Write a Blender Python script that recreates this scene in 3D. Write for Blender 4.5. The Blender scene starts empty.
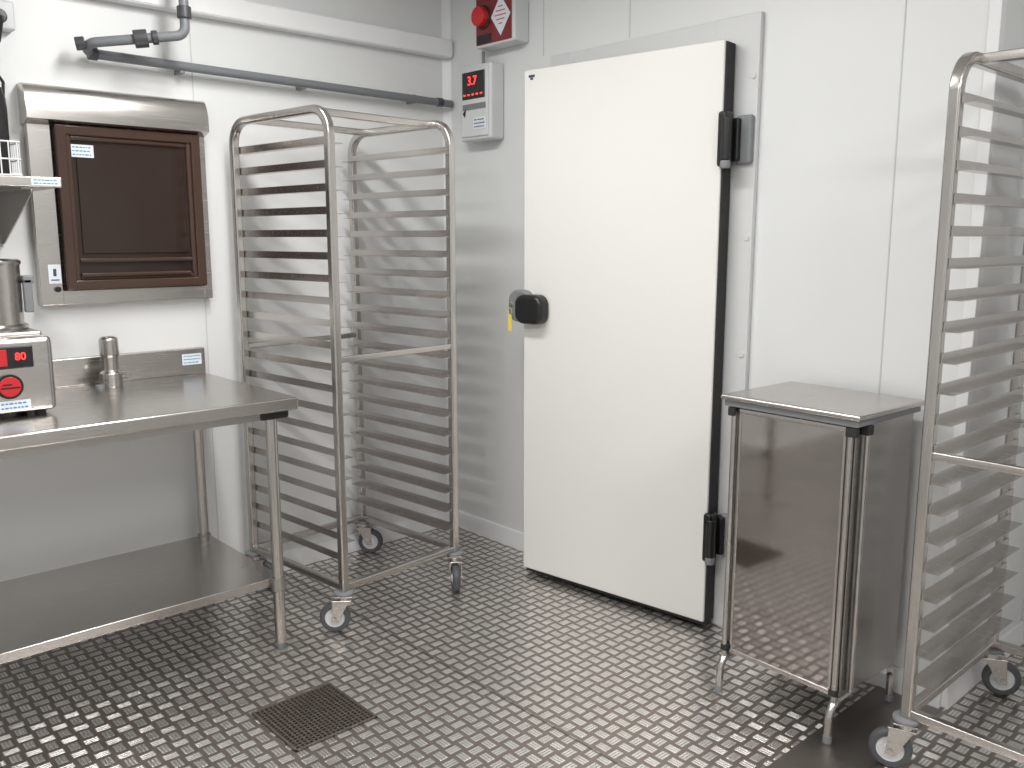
import bpy, bmesh, math, random
from mathutils import Vector, Matrix
random.seed(3)
sc=bpy.context.scene
sc.view_settings.view_transform='Standard'
PI=math.pi
# ---------------------------------------------------------------- materials
def mk(name):
    m=bpy.data.materials.new(name);m.use_nodes=True
    nt=m.node_tree;b=nt.nodes["Principled BSDF"]
    return m,nt,b
def M(nt,op,a,b=None,c=None):
    n=nt.nodes.new("ShaderNodeMath");n.operation=op
    for i,v in enumerate((a,b,c)):
        if v is None: continue
        if isinstance(v,(int,float)): n.inputs[i].default_value=v
        else: nt.links.new(v,n.inputs[i])
    return n.outputs[0]
def simple(name,col,rough=.5,metal=0.,noise=0.,nscale=20,bump=0.,spec=None,emit=0.):
    m,nt,b=mk(name)
    b.inputs["Base Color"].default_value=(*col,1)
    b.inputs["Roughness"].default_value=rough
    b.inputs["Metallic"].default_value=metal
    if spec is not None: b.inputs["Specular IOR Level"].default_value=spec
    if emit:
        b.inputs["Emission Color"].default_value=(*col,1);b.inputs["Emission Strength"].default_value=emit
    tc=nt.nodes.new("ShaderNodeTexCoord")
    no=nt.nodes.new("ShaderNodeTexNoise");no.inputs["Scale"].default_value=nscale;no.inputs["Detail"].default_value=3
    nt.links.new(tc.outputs["Object"],no.inputs["Vector"])
    if noise:
        mx=nt.nodes.new("ShaderNodeMix");mx.data_type='RGBA'
        mx.inputs[6].default_value=(*[c*(1-noise) for c in col],1);mx.inputs[7].default_value=(*[min(1,c*(1+noise)) for c in col],1)
        nt.links.new(no.outputs[0],mx.inputs[0]);nt.links.new(mx.outputs[2],b.inputs["Base Color"])
    if bump:
        bu=nt.nodes.new("ShaderNodeBump");bu.inputs["Strength"].default_value=bump;bu.inputs["Distance"].default_value=.01
        nt.links.new(no.outputs[0],bu.inputs["Height"]);nt.links.new(bu.outputs[0],b.inputs["Normal"])
    return m
def steel(name,col=(.60,.585,.57),r0=.18,r1=.32,stretch=(2,60,60),bump=.02):
    m,nt,b=mk(name)
    b.inputs["Metallic"].default_value=1
    tc=nt.nodes.new("ShaderNodeTexCoord");mp=nt.nodes.new("ShaderNodeMapping");mp.inputs["Scale"].default_value=stretch
    no=nt.nodes.new("ShaderNodeTexNoise");no.inputs["Scale"].default_value=4;no.inputs["Detail"].default_value=4
    nt.links.new(tc.outputs["Object"],mp.inputs[0]);nt.links.new(mp.outputs[0],no.inputs["Vector"])
    mr=nt.nodes.new("ShaderNodeMapRange");mr.inputs[3].default_value=r0;mr.inputs[4].default_value=r1
    nt.links.new(no.outputs[0],mr.inputs[0]);nt.links.new(mr.outputs[0],b.inputs["Roughness"])
    n2=nt.nodes.new("ShaderNodeTexNoise");n2.inputs["Scale"].default_value=3
    nt.links.new(tc.outputs["Object"],n2.inputs["Vector"])
    mx=nt.nodes.new("ShaderNodeMix");mx.data_type='RGBA'
    mx.inputs[6].default_value=(*[c*.88 for c in col],1);mx.inputs[7].default_value=(*[c*1.1 for c in col],1)
    nt.links.new(n2.outputs[0],mx.inputs[0]);nt.links.new(mx.outputs[2],b.inputs["Base Color"])
    bu=nt.nodes.new("ShaderNodeBump");bu.inputs["Strength"].default_value=bump;bu.inputs["Distance"].default_value=.002
    nt.links.new(no.outputs[0],bu.inputs["Height"]);nt.links.new(bu.outputs[0],b.inputs["Normal"])
    return m
WALL=simple("wall_panel_white",(.71,.722,.725),.38,noise=.02,nscale=1.5,bump=.02)
CEIL=simple("ceiling_white",(.78,.79,.79),.6,noise=.02)
PVC=simple("white_pvc",(.78,.79,.80),.4,noise=.02)
DOORW=simple("door_white_laminate",(.755,.755,.73),.33,noise=.015,nscale=2)
FRAME=simple("door_frame_grey",(.62,.63,.635),.4,noise=.02)
SEAM=simple("panel_seam",(.54,.555,.56),.5)
BLACK=simple("black_plastic",(.012,.012,.013),.35,noise=.1)
RUBBER=simple("black_rubber",(.02,.02,.02),.7,noise=.1)
TYRE=simple("caster_tyre",(.07,.072,.078),.5,noise=.1)
GREYP=simple("grey_plastic",(.20,.21,.22),.45,noise=.05)
LGREY=simple("light_grey_plastic",(.62,.64,.65),.4,noise=.02)
PIPEG=simple("grey_pvc_pipe",(.16,.17,.185),.4,noise=.05)
PIPED=simple("dark_pipe_collar",(.05,.052,.058),.4,noise=.05)
RED=simple("red_plastic",(.55,.02,.025),.3,noise=.05)
REDLED=simple("red_led",(1,.03,.03),.4,emit=3.)
BLUE=simple("label_blue",(.08,.22,.42),.5,noise=.05)
LABEL=simple("label_white",(.72,.78,.84),.5,noise=.03)
INK=simple("label_ink",(.05,.06,.08),.5)
YEL=simple("yellow_tag",(.75,.6,.12),.4,noise=.05)
BROWN=simple("brown_glass_door",(.058,.033,.024),.16,noise=.15,nscale=3)
BROWN2=simple("brown_glass_panel",(.030,.018,.014),.08,noise=.1,nscale=2)
DARK=simple("pit_shade",(.01,.01,.01),.9)  # near-black for the shade painted below the grate bars
ST=steel("brushed_stainless",col=(.55,.525,.505))
STV=steel("brushed_stainless_vertical",col=(.55,.525,.505),stretch=(60,60,2))
STD=steel("dull_stainless",col=(.42,.40,.385),r0=.28,r1=.42)
MIR=steel("polished_stainless",col=(.45,.42,.40),r0=.055,r1=.085,stretch=(2.5,2.5,1.2),bump=.09)
CABS=steel("satin_stainless",col=(.36,.345,.33),r0=.20,r1=.30,stretch=(60,60,2))
GRATEM=steel("grate_dark_metal",col=(.30,.26,.23),r0=.4,r1=.5)
PLATE=steel("smooth_floor_plate",col=(.30,.275,.26),r0=.36,r1=.5)

def floor_material():
    m,nt,b=mk("checker_plate_floor")
    tc=nt.nodes.new("ShaderNodeTexCoord");sp=nt.nodes.new("ShaderNodeSeparateXYZ")
    nt.links.new(tc.outputs["Object"],sp.inputs[0])
    p=.046
    x=M(nt,'DIVIDE',sp.outputs[0],p);y=M(nt,'DIVIDE',sp.outputs[1],p)
    fx=M(nt,'FLOOR',x);fy=M(nt,'FLOOR',y)
    par=M(nt,'FLOORED_MODULO',M(nt,'ADD',fx,fy),2.)
    u=M(nt,'SUBTRACT',M(nt,'SUBTRACT',x,fx),.5);v=M(nt,'SUBTRACT',M(nt,'SUBTRACT',y,fy),.5)
    ip=M(nt,'SUBTRACT',1.,par)
    # raised ribs: three per cell, direction alternates cell to cell (basket-weave checker plate)
    uu=M(nt,'ADD',M(nt,'MULTIPLY',u,ip),M(nt,'MULTIPLY',v,par))
    vv=M(nt,'ADD',M(nt,'MULTIPLY',v,ip),M(nt,'MULTIPLY',u,par))
    au=M(nt,'ABSOLUTE',uu);av=M(nt,'ABSOLUTE',vv)
    W=.60
    bars=M(nt,'ABSOLUTE',M(nt,'COSINE',M(nt,'MULTIPLY',uu,PI*3/W)))
    barh=M(nt,'SMOOTH_MIN',M(nt,'MULTIPLY',bars,1.7),1.,.3)
    mu=nt.nodes.new("ShaderNodeMapRange");mu.interpolation_type='SMOOTHSTEP'
    mu.inputs[1].default_value=W/2+.01;mu.inputs[2].default_value=W/2-.02
    nt.links.new(au,mu.inputs[0])
    mv=nt.nodes.new("ShaderNodeMapRange");mv.interpolation_type='SMOOTHSTEP'
    mv.inputs[1].default_value=.48;mv.inputs[2].default_value=.36
    nt.links.new(av,mv.inputs[0])
    h=M(nt,'MAXIMUM',M(nt,'MULTIPLY',barh,M(nt,'MULTIPLY',mu.outputs[0],mv.outputs[0])),0.)
    bu=nt.nodes.new("ShaderNodeBump");bu.inputs["Strength"].default_value=1.;bu.inputs["Distance"].default_value=.0014
    nt.links.new(h,bu.inputs["Height"]);nt.links.new(bu.outputs[0],b.inputs["Normal"])
    no=nt.nodes.new("ShaderNodeTexNoise");no.inputs["Scale"].default_value=2.2;no.inputs["Detail"].default_value=5
    nt.links.new(tc.outputs["Object"],no.inputs["Vector"])
    n3=nt.nodes.new("ShaderNodeTexNoise");n3.inputs["Scale"].default_value=30;n3.inputs["Detail"].default_value=3
    nt.links.new(tc.outputs["Object"],n3.inputs["Vector"])
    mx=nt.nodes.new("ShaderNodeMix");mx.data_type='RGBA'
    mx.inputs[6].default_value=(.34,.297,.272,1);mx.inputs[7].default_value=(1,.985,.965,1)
    glint_wear=M(nt,'MULTIPLY',h,M(nt,'ADD',.45,M(nt,'MULTIPLY',n3.outputs[0],1.1)))  # glints put into the colour of the worn rib tops
    nt.links.new(glint_wear,mx.inputs[0])
    def seam(coord,pos):
        d=M(nt,'ABSOLUTE',M(nt,'SUBTRACT',coord,pos));return M(nt,'LESS_THAN',d,.004)
    sm=M(nt,'MAXIMUM',seam(sp.outputs[0],-.93),seam(sp.outputs[0],-2.18))
    mx2=nt.nodes.new("ShaderNodeMix");mx2.data_type='RGBA';mx2.inputs[7].default_value=(.10,.09,.085,1)
    nt.links.new(M(nt,'MULTIPLY',sm,.7),mx2.inputs[0]);nt.links.new(mx.outputs[2],mx2.inputs[6])
    nt.links.new(mx2.outputs[2],b.inputs["Base Color"])
    b.inputs["Metallic"].default_value=.90
    mr=nt.nodes.new("ShaderNodeMapRange");mr.inputs[3].default_value=.28;mr.inputs[4].default_value=.44
    nt.links.new(no.outputs[0],mr.inputs[0])
    nt.links.new(M(nt,'SUBTRACT',mr.outputs[0],M(nt,'MULTIPLY',h,.10)),b.inputs["Roughness"])
    return m
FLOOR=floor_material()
# ---------------------------------------------------------------- mesh helpers
class B:
    """collects geometry for one part"""
    def __init__(s,mt=None): s.bm=bmesh.new();s.mt=mt or Matrix()
    def box(s,a,b,bev=0.,mt=None,seg=2):
        lo=Vector([min(a[i],b[i]) for i in range(3)]);hi=Vector([max(a[i],b[i]) for i in range(3)])
        r=bmesh.ops.create_cube(s.bm,size=1.)
        vs=r['verts'];c=(lo+hi)/2;d=hi-lo
        for v in vs: v.co=Vector((v.co.x*d.x,v.co.y*d.y,v.co.z*d.z))+c
        if bev>0:
            es=list({e for v in vs for e in v.link_edges})
            r=bmesh.ops.bevel(s.bm,geom=es,offset=min(bev,min(d)*.49),segments=seg,affect='EDGES',profile=.5)
            vs=list({v for f in r['faces'] for v in f.verts}|{v for v in vs if v.is_valid})
        for v in vs:
            if mt: v.co=mt@v.co
            v.co=s.mt@v.co
        return s
    def cyl(s,p0,p1,r,r2=None,n=20,bev=0.):
        p0=Vector(p0);p1=Vector(p1);d=p1-p0;L=d.length
        q=d.to_track_quat('Z','Y').to_matrix().to_4x4()
        r2=r if r2 is None else r2
        prof=[(0,0),(r,0),(r2,L),(0,L)] if not bev else [(0,0),(r-bev,0),(r-bev*.3,bev*.3),(r,bev),(r2,L-bev),(r2-bev*.3,L-bev*.3),(r2-bev,L),(0,L)]
        s.lathe(prof,n,Matrix.Translation(p0)@q);return s
    def lathe(s,prof,n=24,mt=None):
        mt=s.mt@(mt or Matrix());rings=[]
        for (r,z) in prof:
            if r<1e-6: rings.append([s.bm.verts.new(mt@Vector((0,0,z)))])
            else: rings.append([s.bm.verts.new(mt@Vector((r*math.cos(2*PI*i/n),r*math.sin(2*PI*i/n),z))) for i in range(n)])
        for a,b in zip(rings,rings[1:]):
            for i in range(n):
                j=(i+1)%n
                if len(a)==1 and len(b)==1: continue
                if len(a)==1: f=(a[0],b[j],b[i])
                elif len(b)==1: f=(a[i],a[j],b[0])
                else: f=(a[i],a[j],b[j],b[i])
                try: s.bm.faces.new(f)
                except: pass
        return s
    def pebble(s,c,w,h,d,r=.03,edge=.014):
        """rounded-rectangle knob in local xz, growing along +y with a softened rim"""
        rings=[]
        for k in range(6):
            a=math.radians(90*k/5);ins=edge*(1-math.cos(a)) if k else 0
            ys=[0,d-edge] if k==0 else [d-edge+edge*math.sin(a)]
            for y in ys:
                pts=rsq(w-2*ins,h-2*ins,max(r-ins,.002),6)
                rings.append([s.bm.verts.new(s.mt@Vector((c[0]+px,c[1]+y,c[2]+pz))) for px,pz in pts])
        for a,b in zip(rings,rings[1:]):
            n=len(a)
            for i in range(n): s.bm.faces.new((a[i],a[(i+1)%n],b[(i+1)%n],b[i]))
        s.bm.faces.new(rings[0][::-1]);s.bm.faces.new(rings[-1]);return s
    def sweep(s,path,prof,up=(0,0,1),closed=False):
        P=[Vector(p) for p in path];n=len(P);rings=[]
        up=Vector(up).normalized()
        for i,p in enumerate(P):
            if closed: t=(P[(i+1)%n]-P[i-1]).normalized()
            elif i==0: t=(P[1]-p).normalized()
            elif i==n-1: t=(p-P[i-1]).normalized()
            else: t=((P[i+1]-p).normalized()+(p-P[i-1]).normalized()).normalized()
            x=up.cross(t)
            if x.length<1e-3: x=Vector((1,0,0)).cross(t)
            x.normalize();y=t.cross(x)
            rings.append([s.bm.verts.new(s.mt@(p+x*a+y*b)) for a,b in prof])
        k=len(prof);R=list(zip(rings,rings[1:]))
        if closed: R.append((rings[-1],rings[0]))
        for a,b in R:
            for i in range(k):
                s.bm.faces.new((a[i],a[(i+1)%k],b[(i+1)%k],b[i]))
        if not closed:
            s.bm.faces.new(rings[0][::-1]);s.bm.faces.new(rings[-1])
        return s
    def tube(s,path,r,n=12,up=(0,0,1),closed=False):
        return s.sweep(path,[(r*math.cos(2*PI*i/n),r*math.sin(2*PI*i/n)) for i in range(n)],up,closed)
    def poly(s,pts,ext):
        e=Vector(ext);a=[s.bm.verts.new(s.mt@Vector(p)) for p in pts];b=[s.bm.verts.new(s.mt@(Vector(p)+e)) for p in pts]
        n=len(pts);s.bm.faces.new(a[::-1]);s.bm.faces.new(b)
        for i in range(n): s.bm.faces.new((a[i],a[(i+1)%n],b[(i+1)%n],b[i]))
        return s
    def done(s,name,mat,parent=None,smooth=True):
        bmesh.ops.recalc_face_normals(s.bm,faces=s.bm.faces)
        me=bpy.data.meshes.new(name);s.bm.to_mesh(me);s.bm.free()
        me.materials.append(mat);o=bpy.data.objects.new(name,me);sc.collection.objects.link(o)
        if smooth:
            me.shade_smooth()
            try: me.set_sharp_from_angle(angle=math.radians(50))
            except Exception: pass
            wn=o.modifiers.new("weighted_normals",'WEIGHTED_NORMAL');wn.keep_sharp=True;wn.weight=100
        if parent: o.parent=parent
        return o
def rsq(w,h,r=.006,n=3):
    pts=[]
    for cx,cy,a0 in((w/2-r,h/2-r,0),(-w/2+r,h/2-r,90),(-w/2+r,-h/2+r,180),(w/2-r,-h/2+r,270)):
        for i in range(n+1):
            a=math.radians(a0+90*i/n);pts.append((cx+r*math.cos(a),cy+r*math.sin(a)))
    return pts
def root(name,loc=(0,0,0),rz=0.):
    e=bpy.data.objects.new(name,None);sc.collection.objects.link(e);e.location=loc;e.rotation_euler=(0,0,rz);e.empty_display_size=.1
    return e
def rbend(pts,r,n=6):
    """polyline with rounded corners"""
    P=[Vector(p) for p in pts];out=[P[0]]
    for i in range(1,len(P)-1):
        a=(P[i-1]-P[i]).normalized();b=(P[i+1]-P[i]).normalized()
        ang=a.angle(b);d=r/math.tan(ang/2)
        c=P[i]+(a+b).normalized()*(r/math.sin(ang/2))
        v0=(P[i]+a*d-c).normalized();v1=(P[i]+b*d-c).normalized()
        om=v0.angle(v1)
        for k in range(n+1):
            t=k/n
            v=(v0*math.sin((1-t)*om)+v1*math.sin(t*om))/math.sin(om)
            out.append(c+v*r)
    out.append(P[-1]);return out
def text(body,size,mt,mat,name,parent,ext=.0006,align='CENTER'):
    cu=bpy.data.curves.new(name,'FONT');cu.body=body;cu.size=size;cu.extrude=ext;cu.align_x=align;cu.align_y='CENTER'
    o=bpy.data.objects.new("tmp",cu);sc.collection.objects.link(o)
    dg=bpy.context.evaluated_depsgraph_get();me=bpy.data.meshes.new_from_object(o.evaluated_get(dg))
    bpy.data.objects.remove(o);me.transform(mt);me.materials.clear();me.materials.append(mat)
    ob=bpy.data.objects.new(name,me);sc.collection.objects.link(ob);ob.parent=parent;return ob
def facing(o,n):
    n=Vector(n).normalized();up=Vector((0,0,1));x=up.cross(n).normalized()
    m=Matrix((x,up,n)).transposed().to_4x4();m.translation=Vector(o);return m

YW=.12;XW=.03;CE=2.62
XE=.70;YE=-2.28
# ---------------------------------------------------------------- room shell
def shell(name,a,b,mat): return B().box(a,b).done(name,mat,smooth=False)
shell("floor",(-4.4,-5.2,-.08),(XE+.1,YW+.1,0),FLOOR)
shell("ceiling",(-4.4,-5.2,CE),(XE+.1,YW+.1,CE+.08),CEIL)
shell("wall_left",(-4.4,YW,0),(XW,YW+.1,CE),WALL)
shell("wall_right",(XW,YE,0),(XE,YW+.1,CE),WALL)
shell("wall_recess",(XE,-5.2,0),(XE+.1,YE,CE),WALL)
shell("wall_rear",(-4.4,-5.3,0),(XE+.1,-5.2,CE),WALL)
shell("wall_side",(-4.5,-5.2,0),(-4.4,YW,CE),WALL)
def base(name,p0,p1,nrm):
    n=Vector(nrm);p0=Vector(p0);d=Vector(p1)-p0
    b=B();pts=[p0+Vector((0,0,z))+n*o for o,z in((0,0),(.020,0),(.015,.05),(.012,.075),(.006,.08),(0,.08))]
    b.poly(pts,d);return b.done(name,PVC)
base("baseboard_left",(-4.4,YW,0),(XW,YW,0),(0,-1,0))
base("baseboard_right",(XW,YW,0),(XW,-.58,0),(-1,0,0))
base("baseboard_right.001",(XW,-1.56,0),(XW,YE,0),(-1,0,0))
base("baseboard_end",(XW,YE,0),(XE,YE,0),(0,-1,0))
base("baseboard_recess",(XE,YE,0),(XE,-5.2,0),(-1,0,0))
b=B();b.poly([(XW,YW,0),(XW-.03,YW,0),(XW-.012,YW-.012,0),(XW,YW-.03,0)],(0,0,CE));b.done("trim_1",PVC)
b=B()
for y in(-.52,-.98,-2.02): b.box((XW-.0015,y-.002,.08 if y<-1.6 else 2.16),(XW+.001,y+.002,CE))
b.done("trim_2",SEAM)
b=B()
for x in(-1.19,-2.35): b.box((x-.002,YW-.0015,.08),(x+.002,YW+.001,CE))
b.done("trim_3",SEAM)
b=B();b.box((XW-.006,YE-.004,0.08),(XW+.03,YE+.03,CE),.003);b.done("trim_4",PVC)
b=B();b.box((-4.4,-2.29,-.01),(XE,-2.09,.0015));b.done("floor_joint_plate",PLATE,smooth=False)
# trunking
r=root("cable_trunking")
b=B();b.box((-1.72,YW-.055,2.235),(XW-.012,YW,2.315),.006);b.box((-1.72,YW-.058,2.24),(XW-.012,YW-.05,2.31),.003);b.done("duct",PVC,r)
b=B();b.box((-1.74,YW-.06,2.23),(-1.70,YW,2.32),.004);b.done("end_cap",PVC,r)
# grey pipe
r=root("drain_pipe")
A0=Vector((-1.72,.065,2.045));E0=Vector((-1.30,-.10,2.115));d1=E0-A0
pth=rbend([(XW-.02,.065,2.030),A0,E0,(-1.30,-.10,CE)],.035,8)
b=B();b.tube(pth,.0165,16,up=(.3,.95,.1));b.done("pipe",PIPEG,r)
b=B()
def collar(p,d,R=.022,L=.03):
    p=Vector(p);d=Vector(d).normalized();b.cyl(p-d*L/2,p+d*L/2,R,n=20,bev=.003)
collar(A0+d1*.26,d1);collar(A0+d1*.68,d1,.030,.045);collar(A0+d1*.78,d1,.024,.02)
collar((-1.56,.065,2.0437),(1,0,0));collar((-1.30,-.10,2.19),(0,0,1),.024,.04);collar((-1.30,-.10,2.25),(0,0,1))
collar((-.06,.065,2.031),(1,0,0),.02,.03)
b.done("collars",PIPED,r)
b=B()
for x in(-1.25,-.75,-.2): b.box((x-.01,.06,2.015),(x+.01,YW,2.05),.003)
b.done("wall_clips",GREYP,r)

# ---------------------------------------------------------------- tray rack
def caster(bs,x,y,H,ang):
    steelb,tyre,hub,cap=bs
    mt=Matrix.Translation((x,y,0))@Matrix.Rotation(ang,4,'Z')
    R=.056
    for bb in bs: bb.mt=mt
    steelb.box((-.032,-.032,H-.004),(.032,.032,H),.001)
    steelb.cyl((0,0,H-.018),(0,0,H-.004),.024)
    steelb.box((-.028,-.024,H-.026),(.045,.024,H-.018),.003)
    for sy in(-1,1):
        steelb.poly([(-.02,sy*.022,H-.020),(.04,sy*.022,H-.020),(.048,sy*.022,R-.012),(.022,sy*.022,R-.012)],(0,sy*.003,0))
    steelb.cyl((.035,-.03,R),(.035,.03,R),.007,n=12)
    q=Matrix.Translation((.035,0,R))@Matrix.Rotation(PI/2,4,'X')
    tyre.lathe([(.036,-.014),(.046,-.016),(.053,-.013),(R,-.005),(R,.005),(.053,.013),(.046,.016),(.036,.014)],28,q)
    tyre.lathe([(.036,.014),(.036,-.014)],28,q)
    hub.lathe([(0,-.017),(.014,-.017),(.018,-.010),(.034,-.009),(.037,-.014),(.037,.014),(.034,.009),(.018,.010),(.014,.017),(0,.017)],24,q)
    cap.cyl((0,0,H),(0,0,H+.012),.036,n=24,bev=.003)
    for bb in bs: bb.mt=Matrix()
def tray_rack(name,loc,rz,angs,zmid=1.0):
    r=root(name,loc,rz)
    X,Y,Z0,Z1=.277,.302,.168,1.850
    pr=rsq(.030,.030,.007,3)
    b=B()
    for sx in(-1,1):
        b.sweep(rbend([(sx*X,-Y,Z0-.015),(sx*X,-Y,Z1),(sx*X,Y,Z1),(sx*X,Y,Z0-.015)],.085,10),pr,up=(1,0,0))
    b.done("side_frames",STV,r)
    b=B();p2=rsq(.025,.025,.004,2)
    for sy in(-1,1):
        b.sweep([(-X,sy*Y,Z0),(X,sy*Y,Z0)],p2)
        b.sweep([(-X,sy*(Y-.11),Z1),(X,sy*(Y-.11),Z1)],p2)
        b.sweep([(-X,sy*Y,zmid),(X,sy*Y,zmid)],rsq(.018,.022,.004,2))
    for sx in(-1,1): b.sweep([(sx*X,-Y,Z0),(sx*X,Y,Z0)],p2)
    b.done("cross_bars",ST,r)
    b=B();n=20
    for i in range(n):
        z=.255+i*(1.735-.255)/(n-1)
        for sx in(-1,1):
            xi=sx*(X-.0155)
            pts=[(xi,0,z+.026),(xi,0,z),(xi-sx*.036,0,z),(xi-sx*.036,0,z+.002),(xi-sx*.0025,0,z+.0025),(xi-sx*.0025,0,z+.026)]
            b.poly([(p[0],-Y-.006,p[2]) for p in pts],(0,2*Y+.012,0))
    b.done("tray_slides",ST,r)
    bs=[B(),B(),B(),B()]
    for (sx,sy),a in zip(((-1,-1),(1,-1),(1,1),(-1,1)),angs): caster(bs,sx*X,sy*Y,.143,math.radians(a))
    for bb,nm,mt in zip(bs,("caster_forks","caster_tyres","caster_hubs","caster_bumpers"),(ST,TYRE,LGREY,GREYP)): bb.done(nm,mt,r)
    return r
tray_rack("tray_rack_trolley",(-.785,-.262,0),math.radians(5),(136,-128,-50,-50))
tray_rack("tray_rack_trolley.001",(-.074,-2.62,0),math.radians(-90),(200,-35,35,30),.875)

# ---------------------------------------------------------------- work table
TX=-1.215;TF=-.64;TB=YW-.012;TZ=.90;TL=-2.32
r=root("steel_work_table")
b=B();b.box((TL,TF,TZ-.042),(TX,TB,TZ),.006);b.done("worktop",ST,r)
b=B();b.box((TL+.03,TF+.04,TZ-.07),(TX-.05,TF+.07,TZ-.042));b.box((TX-.07,TF+.075,TZ-.069),(TX-.05,TB-.05,TZ-.042));b.done("underframe",STD,r)
b=B();lx=(TX-.065,TL+.065);ly=(TF+.075,TB-.065)
for x in lx:
    for y in ly: b.cyl((x,y,.03),(x,y,TZ-.06),.019,n=24)
b.done("legs",STV,r)
b=B()
for x in lx:
    for y in ly:
        b.cyl((x,y,0),(x,y,.006),.022,n=24);b.cyl((x,y,.006),(x,y,.032),.012,.0195,n=24)
b.done("feet",GREYP,r)
b=B()
for x in lx:
    b.box((x-.055,TF+.03,TZ-.072),(x+.045,TF+.11,TZ-.0415),.008)
b.done("corner_brackets",BLACK,r)
b=B();sz=.262
b.box((TL+.04,TF+.09,sz-.032),(TX-.045,TB-.06,sz),.004);b.done("undershelf",ST,r)
b=B()
for x in lx:
    for y in ly: b.cyl((x,y,sz-.04),(x,y,sz+.006),.025,n=20)
b.done("shelf_clamps",STD,r)
r=root("table_splashback")
b=B();b.box((TL,TB-.022,TZ),(TX-.001,YW,TZ+.10),.004);b.done("upstand",ST,r)
def sticker(parent,o,n,w,h,nm="label",rows=3,bgm=None,ink=None,seed=1):
    rnd=random.Random(seed)
    mt=facing(o,n)
    bb=B(mt);bb.box((-w/2,-h/2,0),(w/2,h/2,.0012));bb.done(nm,bgm or LABEL,parent,False)
    bb=B(mt)
    for i in range(rows):
        y=h/2-(i+.7)*h/(rows+.4);x=-w/2+w*.08
        while x<w*.36:
            l=rnd.uniform(.06,.16)*w;bb.box((x,y-h*.05/ rows*3,.001),(min(x+l,w*.42),y+h*.05/rows*3,.0018));x+=l+w*.04
    bb.done(nm+"_print",ink or BLUE,parent,False)
sticker(r,(TX-.055,TB-.0225,TZ+.058),(0,-1,0),.075,.042,"maker_label",3,seed=4)

# steel shaker on the table
r=root("steel_shaker",(-1.60,.0,TZ))
b=B();b.lathe([(0,0),(.036,0),(.038,.004),(.038,.045),(.036,.05),(.028,.056),(.027,.06),(.027,.105),(.031,.11),(.032,.116),(.032,.165),(.029,.173),(.02,.178),(0,.180)],32)
b.done("body",ST,r)
b=B();b.cyl((.035,0,.03),(.058,0,.03),.006);b.cyl((.058,0,.022),(.058,0,.04),.009);b.cyl((-.045,-.02,0),(-.045,-.02,.012),.016,n=20);b.done("side_tap",GREYP,r)

# ---------------------------------------------------------------- food processor
r=root("food_processor",(-1.885,-.40,TZ))
b=B();b.box((-.30,0,.012),(0,.30,.235),.018,seg=4);b.done("housing",ST,r)
b=B()
for x in(-.26,-.04):
    for y in(.04,.26): b.cyl((x,y,0),(x,y,.014),.016,n=16)
b.done("feet",RUBBER,r)
b=B();b.box((-.20,-.004,.145),(-.055,.01,.212),.006);b.cyl((-.125,-.008,.095),(-.125,.01,.095),.036,n=32);b.done("control_panel",BLACK,r)
b=B();b.cyl((-.125,-.012,.095),(-.125,.0,.095),.029,n=32,bev=.002);b.done("stop_button",RED,r)
b=B();b.box((-.15,-.013,.090),(-.10,-.0115,.094));b.box((-.145,-.013,.100),(-.12,-.0115,.104));b.done("button_mark",BLACK,r,False)
b=B();b.box((-.20,-.006,.155),(-.125,-.003,.203),.002);b.done("display_panel",RED,r)
text("80",.03,facing((-.09,-.0045,.180),(0,-1,0)),REDLED,"display_digits",r)
sticker(r,(-.115,-.0005,.038),(0,-1,0),.085,.03,"maker_label",2,seed=7)
b=B();b.box((-.28,.02,.232),(-.02,.28,.25),.01,seg=3);b.done("bowl_base",STD,r)
b=B();b.lathe([(0,.248),(.113,.248),(.117,.254),(.117,.262),(.106,.268),(.106,.44),(.110,.445),(.110,.452),(.104,.458),(0,.460)],40,Matrix.Translation((-.145,.14,0)));b.done("bowl",ST,r)
b=B();b.cyl((-.145,.14,.458),(-.145,.14,.475),.02,n=20,bev=.004);b.box((-.045,.08,.30),(-.020,.10,.40),.004);b.box((-.045,.08,.385),(-.015,.12,.41),.004);b.done("lid_knob_and_handle",GREYP,r)

# ---------------------------------------------------------------- wall shelf with bottle basket
r=root("wall_shelf")
SX=-1.80;sY=-.32;sZ=1.60;SL=-2.55
b=B();b.box((SL,sY,sZ-.03),(SX,YW,sZ),.004);b.box((SL,YW-.012,sZ),(SX,YW,sZ+.035),.003);b.done("shelf_board",ST,r)
b=B()
for x in(SX-.075,SL+.12):
    b.poly([(x,YW,sZ-.03),(x,sY+.03,sZ-.03),(x,sY+.04,sZ-.05),(x,YW-.03,sZ-.20),(x,YW,sZ-.20)],(-.004,0,0))
    b.box((x-.03,sY+.03,sZ-.036),(x,YW,sZ-.03));b.box((x-.03,YW-.004,sZ-.21),(x,YW,sZ-.03))
b.done("brackets",STD,r)
sticker(r,(SX-.045,sY-.0005,sZ-.015),(0,-1,0),.08,.022,"maker_label",2,seed=9)
r=root("wire_basket",(-1.995,-.20,sZ))
b=B()
for z in(.004,.05,.10):
    b.tube(rbend([(-.10,-.08,z),(.10,-.08,z),(.10,.08,z),(-.10,.08,z),(-.10,-.079,z)],.012,4),.0024,8)
for i in range(9):
    x=-.09+i*.0225
    b.tube([(x,-.08,.10),(x,-.08,.004),(x,.08,.004),(x,.08,.10)],.0020,6,up=(1,0,0))
for i in range(6):
    y=-.06+i*.024
    b.tube([(-.10,y,.10),(-.10,y,.004),(.10,y,.004),(.10,y,.10)],.0020,6,up=(0,1,0))
b.done("wire_frame",PVC,r)
b=B()
for bx in(-.05,.05): b.lathe([(0,.008),(.040,.008),(.042,.02),(.044,.20),(.042,.235),(.036,.255),(.034,.262),(0,.264)],28,Matrix.Translation((bx,.01,0)))
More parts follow.
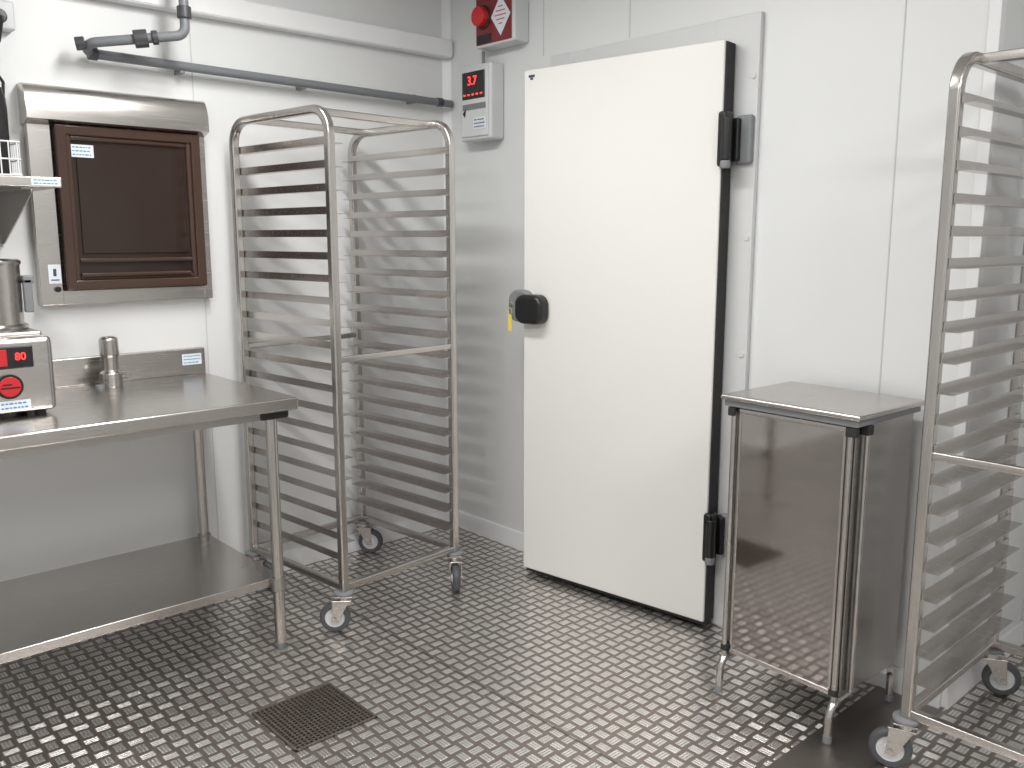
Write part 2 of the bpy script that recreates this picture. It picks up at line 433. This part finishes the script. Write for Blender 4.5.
b.done("black_beakers",BLACK,r)
r=root("wall_socket")
b=B();b.box((-1.93,YW-.05,2.085),(-1.79,YW,2.175),.008,seg=3);b.done("housing",LGREY,r)
b=B();b.cyl((-1.84,YW-.075,2.12),(-1.84,YW-.048,2.12),.022,n=24,bev=.003)
b.tube(rbend([(-1.84,YW-.07,2.12),(-1.84,YW-.10,2.11),(-1.85,YW-.08,2.04),(-1.88,YW-.05,1.98),(-1.84,YW-.04,1.92),(-1.86,YW-.03,1.64)],.008,5),.005,10,up=(1,.2,.1));b.done("plug_and_cable",BLACK,r)

# ---------------------------------------------------------------- wall cabinet with brown glass door
r=root("wall_oven",(0,YW,0))
x0,x1,z0,z1=-1.785,-1.175,1.19,1.925
D=.045
b=B()
b.box((x0,-D,z0),(x0+.075,0,z1-.02),.004);b.box((x1-.035,-D,z0),(x1,0,z1-.02),.004)
b.box((x0+.07,-D+.001,z0+.0005),(x1-.03,0,z0+.05),.003);b.box((x0+.02,-.02,z0+.02),(x1-.02,0,z1-.05))
prof=[(0,0,z1)]
for i in range(9):
    a=math.radians(90-90*i/8);prof.append((0,-.045-.045*math.cos(a),z1-.09+.09*math.sin(a)))
prof+= [(0,-.09,z1-.115),(0,-.082,z1-.118),(0,-D,z1-.130),(0,0,z1-.130)]
b.poly([(x0-.006,p[1],p[2]) for p in prof],(x1-x0+.006,0,0));b.done("casing",ST,r)
dx0,dx1,dz0,dz1=x0+.080,x1-.030,z0+.050,z1-.125
b=B()
def ringframe(b,a0,a1,c0,c1,w,y0,y1,rr=.004):
    b.box((a0,y0,c0),(a0+w,y1,c1),rr);b.box((a1-w,y0,c0),(a1,y1,c1),rr);b.box((a0+w*.8,y0+.001,c0+.0003),(a1-w*.8,y1,c0+w),rr);b.box((a0+w*.8,y0+.001,c1-w),(a1-w*.8,y1,c1-.0003),rr)
ringframe(b,dx0,dx1,dz0,dz1,.035,-.072,-.03,.006)
ringframe(b,dx0+.03,dx1-.03,dz0+.03,dz1-.03,.022,-.064,-.03,.008)
b.box((dx0+.05,-.069,dz0+.095),(dx1-.05,-.05,dz0+.11),.004)
b.box((dx0+.05,-.076,dz0+.045),(dx1-.06,-.05,dz0+.06),.005)
b.done("door_frame",BROWN,r)
b=B();b.box((dx0+.04,-.052,dz0+.04),(dx1-.04,-.025,dz1-.04),.006)
b.box((dx0+.065,-.058,dz0+.125),(dx1-.065,-.05,dz1-.065),.012,seg=4);b.done("glass_panel",BROWN2,r)
b=B();b.cyl((x0+.055,-.056,z0+.055),(x0+.055,-D,z0+.055),.010,n=20,bev=.002);b.done("knob",BLACK,r)
b=B();b.box((x0+.03,-D-.001,z0+.075),(x0+.07,-D+.001,z0+.14));b.done("switch_label",LABEL,r,False)
b=B();b.box((x0+.037,-D-.0018,z0+.085),(x0+.063,-D,z0+.089));b.box((x0+.045,-D-.0018,z0+.10),(x0+.055,-D,z0+.125));b.done("switch_label_print",INK,r,False)
sticker(r,(dx0+.085,-.0592,dz1-.085),(0,-1,0),.075,.042,"maker_label",3,seed=12)

# ---------------------------------------------------------------- cold-room door
r=root("door_1")
HW=.858
u=Vector((-.1244,.9922,0));ang=math.atan2(u.y,u.x)
LM=Matrix.Translation((-.066,-1.470,0))@Matrix.Rotation(ang,4,'Z')
b=B(LM);b.box((0,-.068,.03),(HW,0,2.065),.006,seg=3);b.done("leaf",DOORW,r)
b=B(LM);b.box((-.006,-.066,.028),(.002,-.008,2.06),.002);b.box((.03,-.076,.03),(HW-.02,-.066,.055));b.box((HW-.04,-.080,.03),(HW-.015,-.066,2.03),.003);b.box((.02,-.075,.028),(.045,-.066,2.03),.003)
b.box((.0,-.064,.010),(HW,-.02,.032),.003);b.done("gasket",RUBBER,r)
b=B()
b.box((XW-.022,-1.555,.0),(XW,-1.38,2.15),.004);b.box((XW-.0205,-1.384,2.02),(XW,-.696,2.149),.003);b.box((XW-.022,-.70,0),(XW,-.58,2.15),.004);b.done("frame",FRAME,r)
b=B();b.box((XW-.010,-1.39,.005),(XW-.001,-.69,2.03));b.done("opening_shade_panel",GREYP,r,False)  # dark sheet on solid wall, standing in for the shaded door opening
b=B();b.box((XW-.026,-1.43,.01),(XW-.018,-1.405,2.05),.002);b.done("frame_gasket",RUBBER,r)
b=B()
for z in(.12,.60,1.02,1.42,1.95): b.cyl((XW-.026,-1.535,z),(XW-.021,-1.535,z),.011,n=20,bev=.002)
b.done("frame_caps",FRAME,r)
bk=B();gr=B()
for z in(1.745,.36):
    bk.box((-.086,-1.498,z-.090),(-.035,-1.464,z+.090),.010,seg=4)
    bk.cyl((-.074,-1.494,z-.07),(-.074,-1.494,z+.07),.017,n=20,bev=.005)
    bk.box((-.035,-1.512,z-.07),(XW-.02,-1.472,z+.07),.006)
    gr.box((XW-.045,-1.550,z-.080),(XW-.02,-1.49,z+.080),.010,seg=4)
    gr.cyl((-.074,-1.494,z-.096),(-.074,-1.494,z-.070),.0175,n=20,bev=.004)
bk.done("hinge_bodies",BLACK,r);gr.done("hinge_plates",GREYP,r)
L=HW-.884
LH=LM@Matrix.Translation((L,0,0))
b=B(LH);b.pebble((.885,0,1.148),.118,.130,.030,.045,.012);b.box((.88,-.13,1.105),(.93,.01,1.19),.008);b.done("latch_housing",GREYP,r)
b=B(LH);b.pebble((.820,.008,1.138),.140,.118,.052,.040,.020);b.done("handle_lever",BLACK,r)
b=B(LH);b.cyl((.925,.0,1.15),(.925,.034,1.15),.012,n=20,bev=.002);b.done("lock_cylinder",ST,r)
b=B(LH);b.box((.915,.036,1.045),(.935,.040,1.110),.003);b.tube([(.925+.010*math.cos(a*PI/6),.037,1.125+.014*math.sin(a*PI/6)) for a in range(12)],.0013,6,up=(0,1,0),closed=True);b.done("key_tag",YEL,r)
b=B(LH);b.box((.83,.0,2.035),(.86,.0008,2.045));b.box((.838,.0,2.026),(.852,.0008,2.034));b.done("small_mark",INK,r,False)

# ---------------------------------------------------------------- temperature controller
r=root("temperature_controller",(XW,.045,0))
b=B();b.box((-.080,-.325,1.845),(0,-.115,2.165),.012,seg=4);b.box((-.088,-.31,1.86),(-.075,-.13,2.15),.008,seg=3);b.done("housing",LGREY,r)
b=B();b.box((-.093,-.295,2.02),(-.085,-.145,2.135),.005);b.done("display_window",BLACK,r)
text("3.7",.052,facing((-.0935,-.215,2.095),(-1,0,0)),REDLED,"display_digits",r,.0008)
b=B()
for i in range(5): b.box((-.0945,-.282+i*.028,2.035),(-.092,-.270+i*.028,2.041))
b.done("display_buttons",REDLED,r,False)
b=B();b.box((-.0895,-.30,1.975),(-.087,-.145,2.0));b.done("sub_panel",GREYP,r,False)
sticker(r,(-.0885,-.26,1.915),(-1,0,0),.085,.05,"maker_label",3,ink=INK,seed=15)
b=B();b.poly([(-.0885,-.160,1.945),(-.0885,-.145,1.962),(-.0885,-.170,1.985)],(-.001,0,0));b.done("maker_mark",BLACK,r,False)
b=B();b.cyl((-.04,-.23,2.16),(-.04,-.23,2.222),.007,n=12);b.done("cable",GREYP,r)

# ---------------------------------------------------------------- alarm unit
r=root("alarm_unit",(XW,.05,0))
b=B();b.box((-.085,-.485,2.225),(0,-.235,2.44),.008,seg=3);b.done("housing",LGREY,r)
b=B();b.box((-.089,-.470,2.235),(-.083,-.245,2.43),.003);b.done("front_label",simple("dark_red_label",(.20,.02,.025),.4,noise=.05),r)
b=B();b.box((-.0905,-.345,2.24),(-.088,-.25,2.275));b.done("text_strip",BLACK,r,False)
b=B();b.cyl((-.125,-.293,2.345),(-.088,-.293,2.345),.040,n=32,bev=.004);b.done("beacon",RED,r)
b=B();b.tube([(-.092,-.293+.043*math.cos(i*PI/16),2.345+.043*math.sin(i*PI/16)) for i in range(32)],.006,8,up=(1,0,0),closed=True);b.done("beacon_ring",BLACK,r)
b=B();cy,cz=-.405,2.335
b.poly([(-.089,cy-.060,cz),(-.089,cy,cz-.080),(-.089,cy+.060,cz),(-.089,cy,cz+.080)],(-.002,0,0));b.done("warning_diamond",LABEL,r,False)
b=B()
for i,w in enumerate((.02,.04,.05,.036,.018)): b.box((-.0918,cy-w/1.4,cz+.034-i*.017),(-.0905,cy+w/1.4,cz+.038-i*.017))
b.done("diamond_print",RED,r,False)

# ---------------------------------------------------------------- steel cabinet with legs
crot=math.radians(-2.2);cc=Vector((-.20,-1.96,0))
r=root("stainless_cabinet",cc-Matrix.Rotation(crot,3,'Z')@cc,crot)
cx0,cx1,cy0,cy1=-.37,-.035,-2.16,-1.76;zb,zt=.125,.925
b=B();b.box((cx0+.006,cy0+.004,zb),(cx1,cy1-.004,zt),.004);b.done("body",CABS,r)
b=B();b.box((cx0-.004,cy0+.028,zb+.006),(cx0+.008,cy1-.028,zt-.012),.003);b.done("front_panel",MIR,r)
b=B()
b.box((cx0-.007,cy0+.026,zb+.004),(cx0+.006,cy1-.026,zb+.020),.003);b.box((cx0-.007,cy0+.026,zt-.026),(cx0+.006,cy1-.026,zt-.010),.003)
b.box((cx0-.0065,cy0+.026,zb+.018),(cx0+.006,cy0+.036,zt-.024),.002);b.box((cx0-.0065,cy1-.036,zb+.018),(cx0+.006,cy1-.026,zt-.024),.002)
b.done("door_folded_rim",STV,r)
b=B();b.box((cx0-.035,cy0-.025,zt+.012),(cx1+.01,cy1+.025,zt+.030),.008,seg=3);b.done("lid",ST,r)
b=B();b.box((cx0-.025,cy0-.015,zt-.006),(cx1,cy1+.015,zt+.013),.003);b.done("lid_seal",GREYP,r)
b=B()
for y in(cy1-.012,cy0+.012):
    b.tube([(cx0-.010,y,zt-.02),(cx0-.010,y,zb-.005)],.0085,14,up=(0,1,0))
    b.tube(rbend([(cx0+.06,y,zb-.008),(cx0-.028,y,zb-.012),(cx0-.032,y,.010)],.045,8),.0115,14,up=(0,1,0))
    b.tube(rbend([(cx1-.06,y,zb-.008),(cx1-.01,y,zb-.012),(cx1-.008,y,.010)],.035,6),.0115,14,up=(0,1,0))
b.tube([(cx0+.045,cy0-.008,zt-.03),(cx0+.045,cy0-.008,zb+.01)],.0075,12,up=(0,1,0))
b.done("tube_legs",STV,r)
b=B()
for y in(cy1-.012,cy0+.012):
    b.cyl((cx0-.032,y,0),(cx0-.032,y,.022),.0125,n=14);b.cyl((cx1-.008,y,0),(cx1-.008,y,.022),.0125,n=14)
b.done("leg_tips",GREYP,r)
b=B();b.box((cx0-.022,cy0-.010,zt-.035),(cx0-.002,cy0+.022,zt-.008),.003);b.box((cx0+.03,cy0-.018,zt-.035),(cx0+.06,cy0+.004,zt-.008),.003);b.box((cx0-.022,cy1-.02,zt-.035),(cx0-.002,cy1+.004,zt-.008),.003)
b.box((cx0-.020,cy1-.026,zb+.01),(cx0,cy1-.002,zb+.030),.003);b.box((cx0-.020,cy0+.002,zb+.01),(cx0,cy0+.026,zb+.030),.003);b.done("hinge_brackets",RUBBER,r)

# ---------------------------------------------------------------- floor drain grate
r=root("floor_drain_grate",(-1.418,-1.03,0))
b=B();s=.135;b.box((-s,-s,-.004),(s,s,.0015));b.done("pit_shade_sheet",DARK,r,False)  # flat black sheet carries the painted shade of the drain hollow
b=B();n=19
for i in range(n):
    t=-s+.006+i*(2*s-.012)/(n-1)
    b.box((t-.0022,-s,.001),(t+.0022,s,.006));b.box((-s,t-.0022,.001),(s,t+.0022,.0055))
ringb=.006
b.box((-s,-s,0),(s,-s+ringb,.007));b.box((-s,s-ringb,0),(s,s,.007));b.box((-s,-s,0),(-s+ringb,s,.0072));b.box((s-ringb,-s,0),(s,s,.0072))
b.done("bars",GRATEM,r,False)

# ---------------------------------------------------------------- ceiling lamps
LAMP=simple("lamp_diffuser",(1,.98,.95),.5,emit=5.)
def lamp(name,x,y,power,lx,ly):
    r=root(name,(x,y,CE))
    b=B();b.box((-lx/2-.03,-ly/2-.03,-.05),(lx/2+.03,ly/2+.03,0),.01);b.done("housing",LGREY,r)
    b=B();b.box((-lx/2,-ly/2,-.062),(lx/2,ly/2,-.048),.006);b.done("diffuser",LAMP,r)
    l=bpy.data.lights.new(name+"_light",'AREA');l.shape='RECTANGLE';l.size=lx;l.size_y=ly;l.energy=power;l.color=(1,.985,.955)
    o=bpy.data.objects.new("tube_light",l);sc.collection.objects.link(o);o.parent=r;o.location=(0,0,-.07)
lamp("ceiling_lamp",-1.35,-1.15,31,.16,1.2)
lamp("ceiling_lamp.001",-2.9,-2.4,44,.16,1.2)
lamp("ceiling_lamp.002",-1.2,-3.9,37,.16,1.2)
w=bpy.data.worlds.new("world");sc.world=w;w.use_nodes=True;w.node_tree.nodes["Background"].inputs[0].default_value=(.8,.85,.9,1);w.node_tree.nodes["Background"].inputs[1].default_value=.3

# ---------------------------------------------------------------- camera
cd=bpy.data.cameras.new("camera");cam=bpy.data.objects.new("camera",cd);sc.collection.objects.link(cam)
cd.sensor_width=36;cd.lens=880/1024*36;cd.clip_start=.02
cam.location=(-2.63,-3.24,1.42)
th=math.atan(146/880);cam.rotation_euler=(PI/2-th,0,math.radians(47.6-90))
sc.camera=cam
